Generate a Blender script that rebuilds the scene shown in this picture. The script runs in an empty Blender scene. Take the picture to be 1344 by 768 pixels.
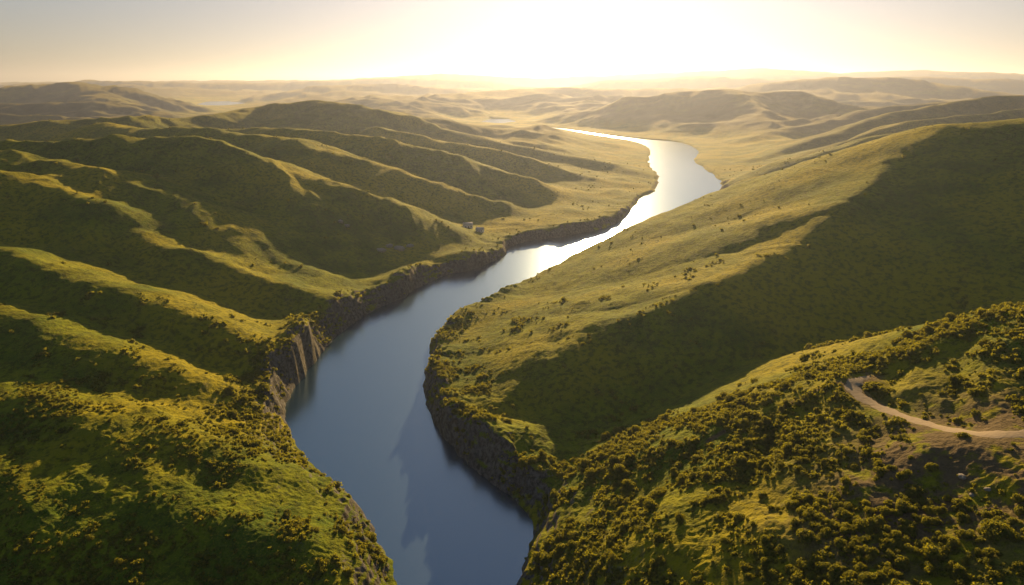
import bpy, math, time
import numpy as np
from mathutils import Vector
T0=time.time()
rng=np.random.default_rng(7)
scene=bpy.context.scene
H=150.0
F=908.0
P=math.atan(278/F)
cp,sp=math.cos(P),math.sin(P)

# ---------------------------------------------------------------- survey helpers
def ray(u,v):
    a=(u-672)/F; b=(384-v)/F
    return a/(cp+b*sp), (-sp+b*cp)/(cp+b*sp)     # x per y, z per y
def P3(u,v,d):
    a,t=ray(u,v); return (a*d,d,H+t*d)
def PZ(u,v,z=0.0):
    a,t=ray(u,v); d=(z-H)/t; return (a*d,d,z)

# ---------------------------------------------------------------- noise
_perm=np.random.default_rng(3).permutation(256).astype(np.int32)
_perm=np.concatenate([_perm,_perm])
_ang=np.linspace(0,2*np.pi,16,endpoint=False)
_gx=np.cos(_ang).astype(np.float32); _gy=np.sin(_ang).astype(np.float32)
def perlin(x,y,seed=0):
    x=x+seed*17.31; y=y-seed*9.77
    xf=np.floor(x); yf=np.floor(y)
    xi=xf.astype(np.int64)&255; yi=yf.astype(np.int64)&255
    fx=(x-xf).astype(np.float32); fy=(y-yf).astype(np.float32)
    u=fx*fx*fx*(fx*(fx*6-15)+10); v=fy*fy*fy*(fy*(fy*6-15)+10)
    xj=(xi+1)&255; yj=(yi+1)&255
    def g(a,b,dx,dy):
        h=_perm[_perm[a]+b]&15
        return _gx[h]*dx+_gy[h]*dy
    n00=g(xi,yi,fx,fy); n10=g(xj,yi,fx-1,fy); n01=g(xi,yj,fx,fy-1); n11=g(xj,yj,fx-1,fy-1)
    a=n00+u*(n10-n00); b=n01+u*(n11-n01)
    return (a+v*(b-a))*1.45
def fbm(x,y,wl,octv,seed=0,gain=0.5):
    s=0;a=1.0;n=0
    for i in range(octv):
        s=s+a*perlin(x/wl,y/wl,seed+i*3+1); n+=a; a*=gain; wl*=0.49
    return s/n
def ridged(x,y,wl,octv,seed=0,gain=0.5):
    s=0;a=1.0;n=0
    for i in range(octv):
        s=s+a*(1-np.abs(perlin(x/wl,y/wl,seed+i*5+1))*2); n+=a; a*=gain; wl*=0.5
    return s/n
def sstep(e0,e1,x):
    t=np.clip((x-e0)/(e1-e0),0,1); return t*t*(3-2*t)
def smax(a,b,k):
    h=np.maximum(k-np.abs(a-b),0)/k
    return np.maximum(a,b)+h*h*k*0.25
def smin(a,b,k): return -smax(-a,-b,k)

# ---------------------------------------------------------------- river outline
left=[(600,1300),(560,900),(530,800),(522,750),(497,703),(465,655),(428,622),(388,586),(374,548),(380,518),(396,498),(422,462),(452,432),(500,402),
      (530,392),(545,378),(585,362),(620,356),(650,345),(668,330),(672,322),(725,313),(775,305),(812,292),(828,276),(838,262),(866,248),(864,226),(850,211),(857,196),(836,186),(790,179),(740,170.5),(722,167.5)]
right=[(722,167),(745,169.5),(790,177),(845,183),(895,186.5),(921,199),(906,210),(935,229),(951,245),(938,266),(915,287),(868,306),(806,329),(764,344),(708,365),(645,391),
       (594,420),(567,444),(560,472),(553,510),(570,562),(618,614),(668,650),(699,682),(698,716),(676,766),(672,820),(690,900),(720,1300)]
def smooth_poly(pts):
    pts=np.array(pts,dtype=np.float64)
    for _ in range(2):
        q=pts[:-1]*0.75+pts[1:]*0.25; r=pts[:-1]*0.25+pts[1:]*0.75
        m=np.empty((2*len(q),2)); m[0::2]=q; m[1::2]=r
        pts=np.vstack([pts[:1],m,pts[-1:]])
    return pts
L=smooth_poly([PZ(u,v)[:2] for u,v in left]); R=smooth_poly([PZ(u,v)[:2] for u,v in right])
POLYS=[np.vstack([L,R]).astype(np.float32),
       np.array([PZ(u,v)[:2] for u,v in [(630,160),(655,162.5),(678,160),(668,156.5),(645,156)]],np.float32),
       np.array([PZ(u,v)[:2] for u,v in [(258,137),(285,140),(322,138.5),(328,135.5),(298,133),(272,133.5)]],np.float32)]
def seg_dist(x,y,ax,ay,bx,by):
    dx=bx-ax; dy=by-ay; l2=dx*dx+dy*dy+1e-9
    t=np.clip(((x-ax)*dx+(y-ay)*dy)/l2,0,1)
    ex=x-ax-t*dx; ey=y-ay-t*dy
    return ex*ex+ey*ey,t
def river_sdf(x,y):
    d=np.full(x.shape,1e12,np.float32); inside=np.zeros(x.shape,bool)
    for RIV in POLYS:
        n=len(RIV)
        for i in range(n):
            ax,ay=RIV[i]; bx,by=RIV[(i+1)%n]
            e,_=seg_dist(x,y,ax,ay,bx,by)
            d=np.minimum(d,e)
            if ay!=by:
                c=((ay>y)!=(by>y))&(x<(bx-ax)*(y-ay)/(by-ay)+ax)
                inside^=c
    d=np.sqrt(d)
    return np.where(inside,-d,d)

# ---------------------------------------------------------------- ridges: points (u,v,d), slope toward viewer side, slope beyond, crest radius, blend
RG=[]
def ridge(pts,sn,sf,r,k=10): RG.append((np.array([P3(*p) for p in pts],dtype=np.float32),sn,sf,r,k))
# hill with the long shaded face and its spur
ridge([(2200,120,560),(1900,130,540),(1600,140,520),(1400,150,510),(1344,154,510),(1250,162,525),(1180,193,550),(1100,228,580),(1000,270,620),(930,300,660)],0.36,.42,16,10)
ridge([(1250,175,520),(1180,210,490),(1120,262,430),(1050,322,385),(940,370,352),(840,412,332),(760,450,317),(690,498,298),(655,520,286)],0.46,.30,7,5)
ridge([(1110,240,560),(1040,285,490),(960,330,440),(880,368,410),(800,395,385)],0.38,.26,6,6)
# nearer shrubby shoulder
ridge([(2300,420,230),(1800,405,226),(1500,402,222),(1344,412,218),(1240,455,213),(1140,497,206),(1000,548,207),(850,606,212),(770,645,206)],0.10,.55,6,4)
ridge([(1344,560,165),(1250,620,150),(1150,650,150),(1040,690,152),(930,720,160)],0.20,.60,6,5)
# left foreground shoulders
ridge([(-400,380,330),(-200,385,330),(0,400,325),(120,450,298),(240,500,280),(330,532,274)],0.40,.42,8,6)
ridge([(-300,490,275),(0,505,262),(130,550,234),(240,590,219),(330,620,212)],0.36,.35,8,6)
ridge([(-300,600,212),(0,615,205),(120,635,198),(260,685,182),(400,715,176),(450,735,171)],0.30,.3,8,6)
# spur D
ridge([(-300,310,390),(0,322,386),(120,370,357),(250,418,337),(330,448,325)],0.60,.42,7,6)
# spur E
ridge([(-300,210,500),(0,223,490),(110,262,472),(220,325,440),(330,362,430),(420,384,425)],0.52,.33,9,8)
ridge([(-100,196,560),(0,200,550),(140,225,535),(250,270,515),(340,322,495),(400,352,475)],0.5,.40,9,8)
# big spur G
ridge([(-300,190,600),(0,190,620),(100,183,630),(250,180,640),(330,203,635),(420,236,630),(500,262,628),(570,288,632),(630,309,640)],0.62,.40,11,10)
ridge([(120,186,630),(190,225,590),(270,270,560),(350,318,540)],0.5,.45,8,8)
ridge([(330,205,632),(370,245,595),(430,292,570)],0.5,.5,8,8)
# spurs behind
ridge([(120,168,900),(260,172,800),(380,180,770),(470,212,760),(560,240,770),(640,262,780),(700,285,790)],0.55,.36,11,10)
ridge([(260,168,980),(400,170,930),(510,185,900),(600,205,890),(690,232,890),(745,258,900),(790,276,900)],0.55,.36,12,10)
ridge([(500,170,1150),(600,188,1100),(690,207,1060),(770,232,1030),(820,255,1010)],0.5,.36,14,12)
ridge([(-200,185,1000),(60,160,1050),(160,156,1080),(250,160,1200),(330,141,1380),(420,134,1400),(500,146,1350),(590,171,1300),(700,194,1260),(800,214,1190),(850,232,1120)],0.45,.4,20,14)
ridge([(420,134,1400),(560,156,1600),(700,176,1700),(800,190,1600)],0.38,.34,30,16)
# distant hills, left
ridge([(-400,124,3000),(-100,115,3100),(0,114,3200),(100,108,3300),(160,116,3200),(220,132,3100)],0.40,.3,40,20)
ridge([(-200,140,2300),(0,137,2300),(130,133,2400),(200,146,2400)],0.38,.28,30,18)
ridge([(100,108,3300),(130,126,2900),(180,140,2700)],.38,.3,35,20)
ridge([(340,126,5200),(420,112,5400),(520,110,5600),(600,117,5400),(700,126,5200),(760,136,4800)],0.30,.2,70,30)
ridge([(440,142,4300),(560,126,3700),(650,119,3900),(740,114,4100),(830,116,4000),(900,116,3800)],0.36,.24,50,25)
ridge([(360,150,2500),(450,134,3000),(540,131,3100),(600,141,3000)],0.36,.24,40,20)
# distant hills, beyond the far bend
ridge([(735,163,2600),(780,146,2550),(830,131,2500),(890,122,2450),(960,117,2400),(1040,121,2350),(1110,138,2200),(1160,158,2000)],0.44,.33,35,20)
ridge([(960,117,2400),(1000,146,2050),(1010,175,1750)],0.42,.33,30,20)
ridge([(830,131,2500),(870,150,2250),(900,170,2000)],0.42,.36,30,18)
ridge([(1000,110,3900),(1100,101,3900),(1200,104,3800),(1290,118,3500)],0.32,.25,80,35)
ridge([(1344,132,1950),(1180,138,1900),(1090,157,1850),(990,180,1700)],0.46,.34,20,14)
ridge([(1800,110,1500),(1500,120,1500),(1344,127,1480),(1270,131,1480),(1200,145,1450),(1130,162,1400),(1060,184,1350),(1000,208,1300)],0.48,.36,18,14)
ridge([(1400,140,1250),(1300,147,1240),(1200,160,1220),(1110,186,1190),(1040,212,1160),(980,233,1130)],0.50,.4,12,12)
ridge([(1500,160,1000),(1344,165,1000),(1250,166,1000),(1150,177,980),(1060,205,960),(990,240,950)],0.52,.4,12,12)
ridge([(1400,180,780),(1200,198,790),(1080,232,800),(985,272,800)],0.48,.4,12,10)
# skyline
ridge([(-600,108,11000),(0,108,11000),(200,106,11000),(440,105,10000),(580,97,9500),(700,103,9500),(850,97,9000),(1000,90,8500),(1100,96,8500),(1200,92,8500),(1344,97,8000),(1700,98,8000)],0.20,.14,160,60)
ridge([(0,112,7000),(120,105,7200),(260,109,7400),(380,108,7600),(520,103,7800),(640,107,7500)],0.25,.16,100,40)
ridge([(800,106,6500),(920,100,6300),(1040,105,6000),(1180,101,5600),(1344,105,5400),(1600,104,5400)],0.27,.18,90,40)

BL=np.array(PZ(385,500,0)[:2]); BR=np.array(PZ(640,600,0)[:2]); BR2=np.array(PZ(560,500,0)[:2]); BL2=np.array(PZ(560,370,0)[:2]); BL3=np.array(PZ(760,300,0)[:2]); BL4=np.array(PZ(450,425,0)[:2])
BN=np.array(PZ(450,680,0)[:2]); BT=np.array(PZ(385,425,18)[:2])
path_px=[(1470,572),(1400,571),(1344,570),(1290,571),(1240,564),(1190,549),(1152,535),(1126,521),(1116,508),(1126,499),(1142,495)]
trail_px=[(1118,506),(1085,511),(1040,528),(985,552),(930,580)]
def raw_height(x,y):
    x=x.astype(np.float32); y=y.astype(np.float32)
    r=np.sqrt(x*x+y*y)
    nearf=sstep(900,300,r)
    wa=fbm(x,y,30,3,40); wb=fbm(x,y,7.5,2,60)
    sd=river_sdf(x,y)
    sd=sd+wa*3.2*np.clip(r/500,.6,1.3)*sstep(2000,1200,r)+wb*1.5*nearf
    sd=sd+9*fbm(x,y,75,2,48)*sstep(360,600,r)*sstep(1700,1200,r)
    wamp=np.clip(r*0.022,4,80)*np.where(x<0,1,.7)
    wx=x+wamp*fbm(x,y,120,3,11); wy=y+wamp*fbm(x,y,120,3,23)
    def blob(c,s): return np.exp(-((x-c[0])**2+(y-c[1])**2)/(2*s*s))
    d=np.maximum(sd,0)
    bv=fbm(x,y,70,2,5)
    low=np.maximum(4.0+3.5*bv,1.0)
    crag=(12*blob(BL,36)+9*blob(BR,38)+4*blob(BR2,35)+7*blob(BL4,38)+7*blob(BL2,60)+7*blob(BL3,90))*np.clip(1+1.5*fbm(x,y,48,3,42),.15,1.8)
    crag=np.where((r>420)&(x>-30),np.minimum(crag,6),crag)
    bank=np.where(r>1100,2.5,low+crag)
    inland=np.where(r>1100,2.5,low+crag*np.exp(-np.maximum(d-8,0)/38))
    base=inland+np.minimum(d*0.06,12)+fbm(x,y,60,3,8)*1.6*sstep(0,60,d)+5*blob(BT,38)*sstep(0,25,d)
    # side valleys holding the far reaches of water
    v1=np.exp(-((x+.0186*y)/(150))**2)*sstep(1800,2200,y)*sstep(3600,3100,y); v2=np.exp(-((x+.419*y)/(330))**2)*sstep(2400,2900,y)*sstep(6500,5600,y)
    open_=1-np.maximum(v1,v2)
    base=base+open_*sstep(1800,3600,r)*(25+95*fbm(x,y,1500,4,33))*sstep(100,700,d)
    base=base+open_*sstep(900,1500,r)*sstep(70,300,d)*np.maximum(ridged(x,y,420,3,37)-.05,0)*44
    h=base
    for pts,sn,sf,rr,k in RG:
        hr=None
        for i in range(len(pts)-1):
            ax,ay,az=pts[i]; bx,by,bz=pts[i+1]
            e,t=seg_dist(wx,wy,ax,ay,bx,by)
            dist=np.sqrt(e+rr*rr)
            if sn==sf: s=sn
            else:
                c=np.clip((wy-(ay+t*(by-ay)))/dist,-1,1)
                s=sn+(sf-sn)*(.5+.5*c) if sn>sf else sn+(sf-sn)*sstep(-.97,-.2,c)
            q=az+t*(bz-az)-s*(dist-rr)
            hr=q if hr is None else np.maximum(hr,q)
        h=smax(h,hr,k)
    up=np.clip(h-base,0,60)
    rightf=sstep(20,90,x)*sstep(225,260,y)          # the long hill is smooth turf
    leftf=sstep(-10,-60,x)*sstep(400,280,r)
    rg1=ridged(wx*.8+wy*.35,wy*.8-wx*.35,70,3,70)
    h=h+up*0.10*(rg1-0.35)*sstep(2800,700,r)*(1-.75*rightf)
    h=h+up*0.25*(ridged(wx,wy,380,4,81)-.35)*sstep(500,1500,r)
    # fine erosion gullies and diagonal folds draining to the river
    acr=.55*wx+.83*wy; alo=(.83*wx-.55*wy)*.32
    h=h+leftf*sstep(8,50,d)*2.4*(ridged(acr,alo,52,2,75)-.3)*1.5
    h=h+np.clip(up/12,0,1)*1.5*(ridged(wx*.9-wy*.1,(wy+.3*wx)*.30,19,2,77)-.3)*sstep(1300,700,r)*sstep(10,40,d)*(1-.5*rightf)
    h=h+fbm(x,y,26,3,90)*1.0*(1-.6*rightf)*sstep(1100,400,r)*sstep(2,25,d)
    wid=np.clip(8.0+13*fbm(x,y,45,2,44),2.5,24)
    env=bank*np.clip(d/wid,0,1)**.8+np.maximum(d-3,0)*0.8
    h=smin(h,env,2.5)
    flute=((ridged(x,y,10,3,120)-0.3)*1.6+fbm(x,y,14,3,125)*2.6)*sstep(0.5,4,d)*sstep(18,7,d)*nearf*np.clip(bank/8,.2,1.3)
    h=h+flute
    led=sstep(1,4,d)*sstep(20,10,d)*nearf
    st=3.2; hq=h+1.2*wb; fr=hq/st-np.floor(hq/st); h=h+led*(sstep(.3,.8,fr)-fr)*st*.5
    h=np.where(sd<0,np.maximum(-1.0+sd*0.5,-8),h-0.5)
    h=h+(fbm(x,y,5.5,2,140)*0.45+np.maximum(ridged(x,y,2.6,1,150)-0.2,0)*0.35)*(1-.55*rightf)*sstep(650,200,r)*sstep(0,6,sd)
    return h,sd
def interp_land(u,v,dmin=70,dmax=3000,n=700):
    a,t=ray(u,v)
    ds=np.exp(np.linspace(math.log(dmin),math.log(dmax),n)); hh,_=raw_height(a*ds,ds)
    zz=H+t*ds
    k=np.argmax(zz<hh)
    return (a*ds[k],ds[k],hh[k])
def make_path(px):
    pts=np.array([interp_land(u,v) for u,v in px])
    q=pts.copy()
    for _ in range(3):
        a=q[:-1]*.75+q[1:]*.25; b=q[:-1]*.25+q[1:]*.75
        m=np.empty((2*len(a),3)); m[0::2]=a; m[1::2]=b
        q=np.vstack([q[:1],m,q[-1:]])
    for _ in range(14): q[1:-1,2]=(q[:-2,2]+q[1:-1,2]*2+q[2:,2])/4
    return q
PATHS=[(make_path(path_px),2.2)]
TRAIL=make_path(trail_px)
def height(x,y):
    h,sd=raw_height(x,y)
    pm=np.full(x.shape,1e9,np.float32)
    for q,w in PATHS:
        c=q[:,:2].mean(0); rad=np.abs(q[:,:2]-c).max()*1.5+20
        sel=np.hypot(x-c[0],y-c[1])<rad
        if not sel.any(): continue
        xs=x[sel].astype(np.float32); ys=y[sel].astype(np.float32)
        best=np.full(xs.shape,1e12,np.float32); z=np.zeros(xs.shape,np.float32)
        for i in range(len(q)-1):
            e,t=seg_dist(xs,ys,*q[i,:2],*q[i+1,:2]); m=e<best
            best=np.where(m,e,best); z=np.where(m,q[i,2]+t*(q[i+1,2]-q[i,2]),z)
        dd=np.sqrt(best); f=1-sstep(w*1.3,w*1.3+10,dd)
        h[sel]=h[sel]*(1-f)+z*f
        pm[sel]=np.minimum(pm[sel],dd-w)
    return h,sd,pm

# ---------------------------------------------------------------- node helpers
def newmat(name):
    m=bpy.data.materials.new(name); m.use_nodes=True; nt=m.node_tree; nt.nodes.clear(); return m,nt
class NB:
    def __init__(s,nt): s.nt=nt
    def n(s,t,**kw):
        nd=s.nt.nodes.new(t)
        for k,v in kw.items(): setattr(nd,k,v)
        return nd
    def l(s,a,b): s.nt.links.new(a,b)
    def noise(s,vec,scale,detail=4,rough=.55,dist=0):
        nd=s.n('ShaderNodeTexNoise'); nd.inputs['Scale'].default_value=scale; nd.inputs['Detail'].default_value=detail
        nd.inputs['Roughness'].default_value=rough; nd.inputs['Distortion'].default_value=dist; s.l(vec,nd.inputs['Vector']); return nd.outputs['Fac']
    def mapr(s,v,a,b,c=0,d=1):
        nd=s.n('ShaderNodeMapRange'); nd.interpolation_type='SMOOTHSTEP'
        s.l(v,nd.inputs[0]); nd.inputs[1].default_value=a; nd.inputs[2].default_value=b; nd.inputs[3].default_value=c; nd.inputs[4].default_value=d; return nd.outputs[0]
    def math(s,op,a,b=None):
        nd=s.n('ShaderNodeMath',operation=op)
        for i,v in enumerate((a,b)):
            if v is None: continue
            if isinstance(v,(int,float)): nd.inputs[i].default_value=v
            else: s.l(v,nd.inputs[i])
        return nd.outputs[0]
    def mix(s,f,a,b):
        nd=s.n('ShaderNodeMix',data_type='RGBA')
        if isinstance(f,(int,float)): nd.inputs[0].default_value=f
        else: s.l(f,nd.inputs[0])
        for i,v in ((6,a),(7,b)):
            if isinstance(v,tuple): nd.inputs[i].default_value=(*v,1)
            else: s.l(v,nd.inputs[i])
        return nd.outputs[2]
    def attr(s,name): 
        nd=s.n('ShaderNodeAttribute'); nd.attribute_name=name; return nd.outputs['Fac']
    def bump(s,h,dist,strength=1,normal=None):
        nd=s.n('ShaderNodeBump'); nd.inputs['Distance'].default_value=dist; nd.inputs['Strength'].default_value=strength
        s.l(h,nd.inputs['Height'])
        if normal: s.l(normal,nd.inputs['Normal'])
        return nd.outputs[0]
def principled(b,col,rough,normal=None,spec=.2):
    p=b.n('ShaderNodeBsdfPrincipled')
    if isinstance(col,tuple): p.inputs['Base Color'].default_value=(*col,1)
    else: b.l(col,p.inputs['Base Color'])
    if isinstance(rough,(int,float)): p.inputs['Roughness'].default_value=rough
    else: b.l(rough,p.inputs['Roughness'])
    p.inputs['Specular IOR Level'].default_value=spec
    if normal: b.l(normal,p.inputs['Normal'])
    return p
def out(b,sh):
    o=b.n('ShaderNodeOutputMaterial'); b.l(sh,o.inputs['Surface'])

# grassland
mg,nt=newmat('hill_grass'); b=NB(nt)
geo=b.n('ShaderNodeNewGeometry'); pos=geo.outputs['Position']
big=b.noise(pos,.009,4); mid=b.noise(pos,.045,5,.6); fine=b.noise(pos,.35,5,.65); tiny=b.noise(pos,1.6,3,.6)
g=b.mix(b.mapr(mid,.38,.62),(.060,.112,.006),(.165,.195,.005))
g=b.mix(b.mapr(big,.44,.64),g,(.29,.245,.005))
g=b.mix(b.math('MULTIPLY',b.mapr(fine,.46,.61),.66),g,(.020,.044,.005))
g=b.mix(b.math('MULTIPLY',b.mapr(tiny,.5,.75),.38),g,(.42,.33,.012))
g=b.mix(b.math('MULTIPLY',b.attr('haze_tint'),b.mapr(b.noise(pos,.004,5,.6),.35,.5,.6,1)),g,(.012,.034,.032))  # distant hills painted dark blue-green, aerial haze put into the grass colour
dirt=b.mix(fine,(.070,.050,.026),(.18,.13,.07))
dm=b.math('MULTIPLY',b.attr('bare'),b.mapr(b.noise(pos,.12,5,.65),.38,.50))
g=b.mix(dm,g,dirt)
nz=b.n('ShaderNodeSeparateXYZ'); b.l(geo.outputs['True Normal'],nz.inputs[0])
rk=b.math('ADD',nz.outputs[2],b.math('MULTIPLY',b.math('SUBTRACT',b.noise(pos,.13,5,.65),.5),1.1))
rockm=b.math('MULTIPLY',b.mapr(rk,.80,.62),b.attr('shore'))
rock=b.mix(b.mapr(b.noise(pos,.5,6,.7),.35,.65),(.028,.029,.030),(.16,.150,.135))
g=b.mix(rockm,g,rock)
hb=b.math('ADD',b.math('MULTIPLY',fine,1.0),b.math('MULTIPLY',tiny,.35))
nm=b.bump(hb,1.3,.85)
nm=b.bump(b.noise(pos,.06,4,.6),4.0,.35,nm)
pr=principled(b,g,.95,nm,.04)
pr.inputs['Sheen Weight'].default_value=.14; pr.inputs['Sheen Roughness'].default_value=.4; pr.inputs['Sheen Tint'].default_value=(1,.74,.05,1)
out(b,pr.outputs[0])

# water
mw,nt=newmat('river_water'); b=NB(nt)
geo=b.n('ShaderNodeNewGeometry'); pos=geo.outputs['Position']
w1=b.noise(pos,.9,3,.6)
nm=b.bump(w1,.04,.6)
pr=principled(b,(.007,.032,.052),.20,nm,.5)
pr.inputs['IOR'].default_value=4.0
pr.inputs['Specular Tint'].default_value=(.62,.82,1.0,1)
out(b,pr.outputs[0])

# foliage
def foliage(name,c1,c2,c3):
    m,nt=newmat(name); b=NB(nt)
    geo=b.n('ShaderNodeNewGeometry'); pos=geo.outputs['Position']
    a=b.noise(pos,.09,3); c=b.noise(pos,1.3,2)
    col=b.mix(b.mapr(a,.35,.65),c1,c2); col=b.mix(b.mapr(c,.45,.7),col,c3)
    pr=principled(b,col,.8,None,.15)
    tr=b.n('ShaderNodeBsdfTranslucent'); b.l(b.mix(.5,col,(.54,.45,.015)),tr.inputs[0])
    mx=b.n('ShaderNodeMixShader'); mx.inputs[0].default_value=.5; b.l(pr.outputs[0],mx.inputs[1]); b.l(tr.outputs[0],mx.inputs[2])
    out(b,mx.outputs[0]); return m
mf=foliage('shrub_leaves',(.050,.095,.010),(.125,.155,.012),(.25,.23,.02))

# dirt path
mp,nt=newmat('path_dirt'); b=NB(nt)
geo=b.n('ShaderNodeNewGeometry'); pos=geo.outputs['Position']
f1=b.noise(pos,.8,5,.65)
pr=principled(b,b.mix(f1,(.24,.175,.10),(.42,.33,.20)),.95,b.bump(f1,.3,.6),.1); out(b,pr.outputs[0])

def grid_mesh(name,X,Y,Z,mat,attrs={}):
    nr,nc=X.shape
    co=np.stack([X,Y,Z],-1).reshape(-1,3).astype(np.float32)
    idx=np.arange(nr*nc,dtype=np.int32).reshape(nr,nc)
    q=np.stack([idx[:-1,:-1],idx[:-1,1:],idx[1:,1:],idx[1:,:-1]],-1).reshape(-1,4)
    return poly_mesh(name,co,q,mat,attrs,True)
def poly_mesh(name,co,q,mat,attrs={},smooth=False):
    me=bpy.data.meshes.new(name); k=q.shape[1]
    me.vertices.add(len(co)); me.vertices.foreach_set('co',np.ascontiguousarray(co,dtype=np.float32).ravel())
    me.loops.add(q.size); me.loops.foreach_set('vertex_index',np.ascontiguousarray(q,dtype=np.int32).ravel())
    me.polygons.add(len(q)); me.polygons.foreach_set('loop_start',np.arange(0,q.size,k,dtype=np.int32))
    me.polygons.foreach_set('loop_total',np.full(len(q),k,dtype=np.int32))
    if smooth: me.polygons.foreach_set('use_smooth',np.ones(len(q),bool))
    me.update(calc_edges=True)
    for n,a in attrs.items():
        at=me.attributes.new(n,'FLOAT','POINT'); at.data.foreach_set('value',a.ravel().astype(np.float32))
    me.materials.append(mat); return me
def add(name,me,label,cat,kind=None,group=None):
    o=bpy.data.objects.new(name,me); scene.collection.objects.link(o)
    o['label']=label; o['category']=cat
    if kind:o['kind']=kind
    if group:o['group']=group
    return o

# ---------------------------------------------------------------- terrain
rs=np.concatenate([np.exp(np.linspace(math.log(50),math.log(150),90,endpoint=False)),
    np.exp(np.linspace(math.log(150),math.log(750),620,endpoint=False)),
    np.exp(np.linspace(math.log(750),math.log(3500),330,endpoint=False)),
    np.exp(np.linspace(math.log(3500),math.log(40000),130))])
th=np.radians(np.linspace(-54,54,1100))
RR,TH=np.meshgrid(rs,th,indexing='ij')
X=RR*np.sin(TH); Y=RR*np.cos(TH)
Z,SD,PM=height(X,Y)
bc=np.array(PZ(1275,650,50)[:2]); bc2=np.array(PZ(1120,750,40)[:2])
bare=1.5*np.exp(-((X-bc[0])**2+(Y-bc[1])**2)/(2*22**2))+.8*np.exp(-((X-bc2[0])**2+(Y-bc2[1])**2)/(2*12**2))
td=np.full(X.shape,1e12,np.float32)
for i in range(len(TRAIL)-1): td=np.minimum(td,seg_dist(X,Y,*TRAIL[i,:2],*TRAIL[i+1,:2])[0])
td=np.sqrt(td)
bare=np.clip(np.maximum(bare,1-np.clip((PM)/3,0,1)),0,1); bare=np.maximum(bare,sstep(1.6,.4,td)*1.0)
shore=np.clip(1-(SD-12)/30,0,1)
haze_tint=sstep(850,2200,RR)*.9*sstep(12,42,Z)  # grows with distance and height, drives the painted haze tint
me=grid_mesh('terrain',X,Y,Z,mg,{'bare':bare,'shore':shore,'haze_tint':haze_tint})
add('terrain',me,'rolling green grassy hills cut by a river valley','hills','structure')
print('terrain',time.time()-T0)

# water sheet
wx,wy=np.meshgrid([-9000,0,9000],[20,3000,9000],indexing='ij')
me=grid_mesh('river',wx,wy,wx*0.0,mw); add('river',me,'calm winding river reflecting the low sun','river','structure')

# path ribbons
for q,w in PATHS[:1]:
    n=len(q); tx=np.gradient(q[:,0]); ty=np.gradient(q[:,1]); ln=np.hypot(tx,ty); nx=-ty/ln; ny=tx/ln
    offs=np.linspace(-1,1,7)
    wv=w*(1+.18*np.sin(np.arange(n)*.8)+.1*np.sin(np.arange(n)*2.1))*np.clip(np.arange(n)[::-1]/14,.15,1)
    PX=q[:,0,None]+nx[:,None]*offs*wv[:,None]; PY=q[:,1,None]+ny[:,None]*offs*wv[:,None]
    PZz=q[:,2,None]+.12-.10*np.abs(offs)**4+0*PX
    me=grid_mesh('dirt_path',PX,PY,PZz,mp); add('dirt_path',me,'pale dirt track curving over the shrubby hillside','path','structure')

# ---------------------------------------------------------------- shrubs
import bmesh
def ico(sub):
    bm=bmesh.new(); bmesh.ops.create_icosphere(bm,subdivisions=sub,radius=1)
    v=np.array([x.co[:] for x in bm.verts]); f=np.array([[y.index for y in x.verts] for x in bm.faces]); bm.free(); return v,f
def bush(nleaf,leaf,sub,seed):
    """unit shrub: uneven lobed core wrapped in small leaf clumps (triangles)"""
    r=np.random.default_rng(seed)
    nl=r.integers(4,7); c=np.stack([r.uniform(-.42,.42,nl),r.uniform(-.42,.42,nl),r.uniform(.2,.6,nl)],1); rad=r.uniform(.35,.55,nl)
    v,f=ico(sub)
    dirn=v/np.linalg.norm(v,axis=1,keepdims=True)
    cen=np.array([0,0,.35]); R=np.zeros(len(v))
    for ci,ri in zip(c,rad):
        o=ci-cen; bq=dirn@o; disc=bq*bq-(o@o)+ri*ri
        R=np.maximum(R,np.where(disc>0,bq+np.sqrt(np.maximum(disc,0)),.2))
    cv=cen+dirn*(R*.80)[:,None]*r.uniform(.9,1.06,(len(v),1)); V=[cv]; Fc=[f]; k=len(cv)
    i=r.integers(0,nl,nleaf); d=r.normal(size=(nleaf,3)); d[:,2]=np.abs(d[:,2])*1.0-.25; d/=np.linalg.norm(d,axis=1,keepdims=True)
    p=c[i]+d*(rad[i]*r.uniform(.88,1.06,nleaf))[:,None]
    p[:,2]=np.maximum(p[:,2],.02)
    a=r.normal(size=(nleaf,3)); nrm=d+a*.5; nrm/=np.linalg.norm(nrm,axis=1,keepdims=True)
    t1=np.cross(nrm,r.normal(size=(nleaf,3))); t1/=np.linalg.norm(t1,axis=1,keepdims=True); t2=np.cross(nrm,t1)
    s=leaf*r.uniform(.6,1.3,(nleaf,1))
    tri=np.stack([p-t1*s-t2*s*.6,p+t1*s-t2*s*.6,p+t2*s*1.1],1).reshape(-1,3)
    V.append(tri); Fc.append(np.arange(nleaf*3).reshape(-1,3)+k)
    return np.vstack(V),np.vstack(Fc)
N=280000
rr=np.sqrt(rng.uniform(95**2,420**2,N)); 
far=rng.random(N)<.42; rr=np.where(far,np.sqrt(rng.uniform(300**2,1300**2,N)),rr)
tt=np.radians(rng.uniform(-42,42,N)); x=rr*np.sin(tt); y=rr*np.cos(tt)
n1=fbm(x,y,38,3,200); n2=fbm(x,y,11,2,210)
foreR=(y<236)&(x>10)
foreL=(x<-10)&(rr<330)
flank=(x>10)&~foreR&(rr<700)
den=np.where(foreR,.66*sstep(-.38,.12,n1+.8*n2)*(1-.9*np.clip(1.3*np.exp(-((x-bc[0])**2+(y-bc[1])**2)/(2*19**2)),0,1)),
    np.where(foreL,.46*sstep(-.2,.3,n1+.8*n2),.28*sstep(.12,.5,n1+.7*n2)))
roll=rng.random(N)
thin=np.where(rr>330,.55,1)
pre=roll<np.maximum(den,.55)*thin
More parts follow.
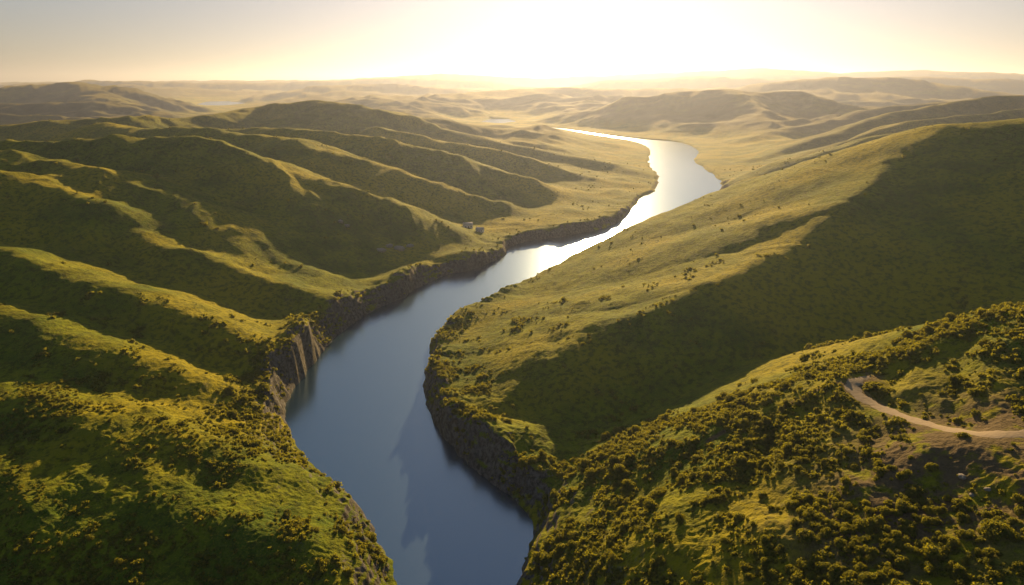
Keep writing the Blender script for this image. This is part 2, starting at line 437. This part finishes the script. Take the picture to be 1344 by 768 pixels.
x,y,rr,n1,n2,den,roll,thin,foreR,foreL,flank=[a[pre] for a in (x,y,rr,n1,n2,den,roll,thin,foreR,foreL,flank)]
sd0=river_sdf(x.astype(np.float32),y.astype(np.float32))
den=np.maximum(den,.55*sstep(26,10,sd0)*sstep(900,500,rr)*sstep(-.25,.25,n1+.6*n2))
k2=roll<den*thin
x,y,rr,n1,roll,foreR,foreL,flank=[a[k2] for a in (x,y,rr,n1,roll,foreR,foreL,flank)]
h,sd,pm=height(x,y)
e=2.0; hx=height(x+e*.7,y+e*.7)[0]; hb_=height(x,y-e)[0]
sl=np.maximum(np.abs(hx-h),np.abs(hb_-h))/e
shadeface=(x>25)&~foreR&((h-hb_)/e>.25)
keep=(sd>1.0)&(h>.8)&(pm>1.2)&((sl<1.5)|(rng.random(len(x))<.35))&(~shadeface|(rng.random(len(x))<.2))
x,y,h,sd,rr,n1=[a[keep] for a in (x,y,h,sd,rr,n1)]
size=(.36+.95*rng.random(len(x))**2.2)*np.where(rng.random(len(x))<.07,1.6,1.0)*np.where(rr>420,1.1,1)
size*=np.where((x<0)&(sd>30)&(rr<330),.72,1)
yc=y*cp+(H-h)*sp; u=x/yc*F+672; v=384-((h-H)*cp+y*sp)/yc*F
inview=(u>5)&(u<1339)&(v>100)&(v<764)
px=size/yc*F*inview
order=np.argsort(-px); ind=order[:300]; rest=order[300:]
bushmesh=[]
for i in range(7):
    V,Fc=bush(760,.085,2,50+i); m=poly_mesh('shrub',V,Fc,mf); bushmesh.append(m)
for j,i in enumerate(ind):
    o=add('shrub' if j==0 else 'shrub.%03d'%j,bushmesh[j%7],'dense leafy green shrub on the grassy slope','shrub',None,'shrubs scattered over the hillsides')
    s=size[i]; o.location=(x[i],y[i],h[i]-.2*s); o.rotation_euler=(0,0,rng.uniform(0,6.28)); o.scale=(s*rng.uniform(.9,1.3)*1.3,s*1.3,s*rng.uniform(.9,1.2)*1.35)
def merge(ids,protos):
    VV=[];FF=[];k=0
    grp=rng.integers(0,len(protos),len(ids))
    for g in range(len(protos)):
        V,Fc=protos[g]; s=ids[grp==g]; n=len(s)
        if n==0: continue
        a=rng.uniform(0,6.28,n); ca,sa=np.cos(a)[:,None],np.sin(a)[:,None]
        sx=(size[s]*1.3*rng.uniform(.85,1.3,n))[:,None]; sy=(size[s]*1.3)[:,None]; sz=(size[s]*1.30*rng.uniform(.85,1.2,n))[:,None]
        px_=V[None,:,0]*sx; py_=V[None,:,1]*sy
        W=np.stack([px_*ca-py_*sa+x[s][:,None],px_*sa+py_*ca+y[s][:,None],V[None,:,2]*sz+(h[s]-.2*size[s])[:,None]],-1)
        VV.append(W.reshape(-1,3)); FF.append((Fc[None]+ (np.arange(n)*len(V))[:,None,None]).reshape(-1,3)+k); k+=n*len(V)
    return np.vstack(VV),np.vstack(FF)
nearI=rest[rr[rest]<330]; farI=rest[rr[rest]>=330]
A=merge(nearI,[bush(84,.18,1,80+i) for i in range(6)]); B=merge(farI,[bush(28,.29,1,90+i) for i in range(5)])
V=np.vstack([A[0],B[0]]); Fc=np.vstack([A[1],B[1]+len(A[0])])
me=poly_mesh('shrubland',V,Fc,mf); add('shrubland',me,'scattered low green scrub covering the hills','scrub','stuff')
print('shrubs',len(x),len(nearI),len(farI),len(Fc),time.time()-T0)

# ---------------------------------------------------------------- farm buildings
def flat(name,col,rough=.8):
    m,nt=newmat(name); b=NB(nt); geo=b.n('ShaderNodeNewGeometry')
    f=b.noise(geo.outputs['Position'],1.5,4); c2=tuple(c*.75 for c in col)
    out(b,principled(b,b.mix(f,c2,col),rough).outputs[0]); return m
mwall=flat('whitewash',(.80,.78,.74)); mroof=flat('roof_tile',(.50,.45,.38)); mdoor=flat('door_wood',(.12,.07,.04)); mglass=flat('window_glass',(.03,.04,.05),.15)
def boxm(name,cx,cy,cz,sx,sy,sz,mat):
    v=np.array([[cx+a*sx/2,cy+b_*sy/2,cz+c*sz/2] for a in(-1,1) for b_ in(-1,1) for c in(-1,1)])
    f=np.array([[0,1,3,2],[4,6,7,5],[0,4,5,1],[2,3,7,6],[0,2,6,4],[1,5,7,3]])
    return poly_mesh(name,v,f,mat)
def house(u_,v_,w,dpt,ht,rot,first,lab):
    X0=interp_land(u_,v_)
    e_=add('farmhouse' ,None,lab,'house',None,'farm buildings by the river'); e_.location=(X0[0],X0[1],X0[2]-.3); e_.rotation_euler=(0,0,rot)
    def part(n,m): 
        o=bpy.data.objects.new(n,m); scene.collection.objects.link(o); o.parent=e_; return o
    rh=ht*.6
    a,c=w/2,dpt/2
    v=np.array([[-a,-c,-2],[a,-c,-2],[a,c,-2],[-a,c,-2],[-a,-c,ht],[a,-c,ht],[a,c,ht],[-a,c,ht],[-a,0,ht+rh],[a,0,ht+rh]])
    bm=bmesh.new(); vs=[bm.verts.new(p) for p in v]
    for f in ([0,1,5,4],[2,3,7,6],[1,2,6,9,5],[3,0,4,8,7]): bm.faces.new([vs[i] for i in f])
    m=bpy.data.meshes.new('wall'); bm.to_mesh(m); bm.free(); m.materials.append(mwall); part('wall',m)
    o=.4; v=np.array([[-a-o,-c-o,ht-o*.6*1.2],[a+o,-c-o,ht-o*.6*1.2],[a+o,0,ht+rh+.12],[-a-o,0,ht+rh+.12],[-a-o,c+o,ht-o*.6*1.2],[a+o,c+o,ht-o*.6*1.2]])
    v2=v+np.array([0,0,.2]); f=np.array([[0,1,2,3],[3,2,5,4],[6,9,8,7],[9,10,11,8],[0,6,7,1],[4,5,11,10],[0,3,9,6],[3,4,10,9],[1,7,8,2],[2,8,11,5]])
    part('roof',poly_mesh('roof',np.vstack([v,v2]),f,mroof))
    part('door',boxm('door',0,-c-.03,1.05,1,.1,2.1,mdoor))
    for xx in (-w*.3,w*.3): part('window',boxm('window',xx,-c-.03,1.6,1,.1,1.1,mglass))
house(614,299,9,6,3.2,.3,True,'small whitewashed farmhouse on the grassy riverbank')
house(630,304,7,5,2.7,-.3,False,'small white outbuilding beside the farmhouse')

# pale rock outcrops
mrock,nt=newmat('pale_rock'); b=NB(nt); geo=b.n('ShaderNodeNewGeometry')
f=b.noise(geo.outputs['Position'],.9,6,.7); out(b,principled(b,b.mix(f,(.12,.105,.08),(.40,.36,.28)),.9,b.bump(f,.4)).outputs[0])
iv,if_=ico(3)
k=0
for (u_,v_,s) in [(500,329,3.4),(511,325,3),(524,327,4),(538,325,2.8),(447,292,2.6),(455,297,2.2),(1262,628,.9),(1296,646,.7),(1275,652,.6)]:
    X0=interp_land(u_,v_)
    pr_=iv*(1+.35*perlin(iv[:,0]*1.9+k,iv[:,1]*1.9+iv[:,2]*1.5,k)[:,None]); pr_=pr_*np.array([1.3,.9,.6])*s
    me=poly_mesh('boulder',pr_,if_,mrock); o=add('boulder' if k==0 else 'boulder.%03d'%k,me,'weathered pale rock outcrop in the grass','rock',None,'rocks on the hillsides')
    o.location=(X0[0],X0[1],X0[2]); o.rotation_euler=(0,0,k*1.3); k+=1

# ---------------------------------------------------------------- hazy air
ms,nt=newmat('hazy_air'); b=NB(nt)
vs=b.n('ShaderNodeVolumeScatter'); vs.inputs['Color'].default_value=(.68,.76,1.0,1); vs.inputs['Density'].default_value=4.6e-5; vs.inputs['Anisotropy'].default_value=.62
va=b.n('ShaderNodeVolumeAbsorption'); va.inputs['Color'].default_value=(.2,.2,.2,1); va.inputs['Density'].default_value=4.6e-5
ad=b.n('ShaderNodeAddShader'); b.l(vs.outputs[0],ad.inputs[0]); b.l(va.outputs[0],ad.inputs[1])
o_=b.n('ShaderNodeOutputMaterial'); b.l(ad.outputs[0],o_.inputs['Volume'])
ms.cycles.homogeneous_volume=True
me=boxm('sky',0,0,180,90000,90000,560,ms)
add('sky',me,'pale hazy golden evening sky','sky','structure')

# ---------------------------------------------------------------- light
EL=math.radians(11.5); AZ=math.radians(7)
sd_=Vector((math.sin(AZ)*math.cos(EL),math.cos(AZ)*math.cos(EL),math.sin(EL)))
li=bpy.data.lights.new('sun','SUN'); li.energy=11.5; li.angle=math.radians(.6); li.color=(1,.70,.36)
so=bpy.data.objects.new('sun',li); scene.collection.objects.link(so); so.rotation_euler=sd_.to_track_quat('Z','Y').to_euler()
w=bpy.data.worlds.new('World'); scene.world=w; w.use_nodes=True; nt=w.node_tree; nt.nodes.clear(); b=NB(nt)
sk=b.n('ShaderNodeTexSky'); sk.sky_type='NISHITA'; sk.sun_disc=False; sk.sun_elevation=EL; sk.sun_rotation=AZ; sk.dust_density=.8; sk.air_density=1.0; sk.ozone_density=2
# soft highlight roll-off of the aureole
def vm(op,a,b_):
    nd=b.n('ShaderNodeVectorMath',operation=op)
    for i,v_ in enumerate((a,b_)):
        if isinstance(v_,tuple): nd.inputs[i].default_value=v_
        else: b.l(v_,nd.inputs[i])
    return nd.outputs[0]
c0=sk.outputs[0]
den_=vm('ADD',vm('MULTIPLY',c0,(.12,.12,.09)),(1,1,1))
c1=vm('MULTIPLY',vm('DIVIDE',c0,den_),(1.0,1.04,1.10))
bg=b.n('ShaderNodeBackground'); bg.inputs[1].default_value=.105; b.l(c1,bg.inputs[0])
o_=b.n('ShaderNodeOutputWorld'); b.l(bg.outputs[0],o_.inputs[0])
scene.view_settings.view_transform='Standard'; scene.view_settings.look='None'; scene.view_settings.exposure=0

cam=bpy.data.cameras.new('camera'); co=bpy.data.objects.new('camera',cam); scene.collection.objects.link(co)
co.location=(0,0,H); co.rotation_euler=(math.pi/2-P,0,0); cam.sensor_width=36; cam.lens=F/1344*36; cam.clip_start=1; cam.clip_end=150000
scene.camera=co
print('done',time.time()-T0)
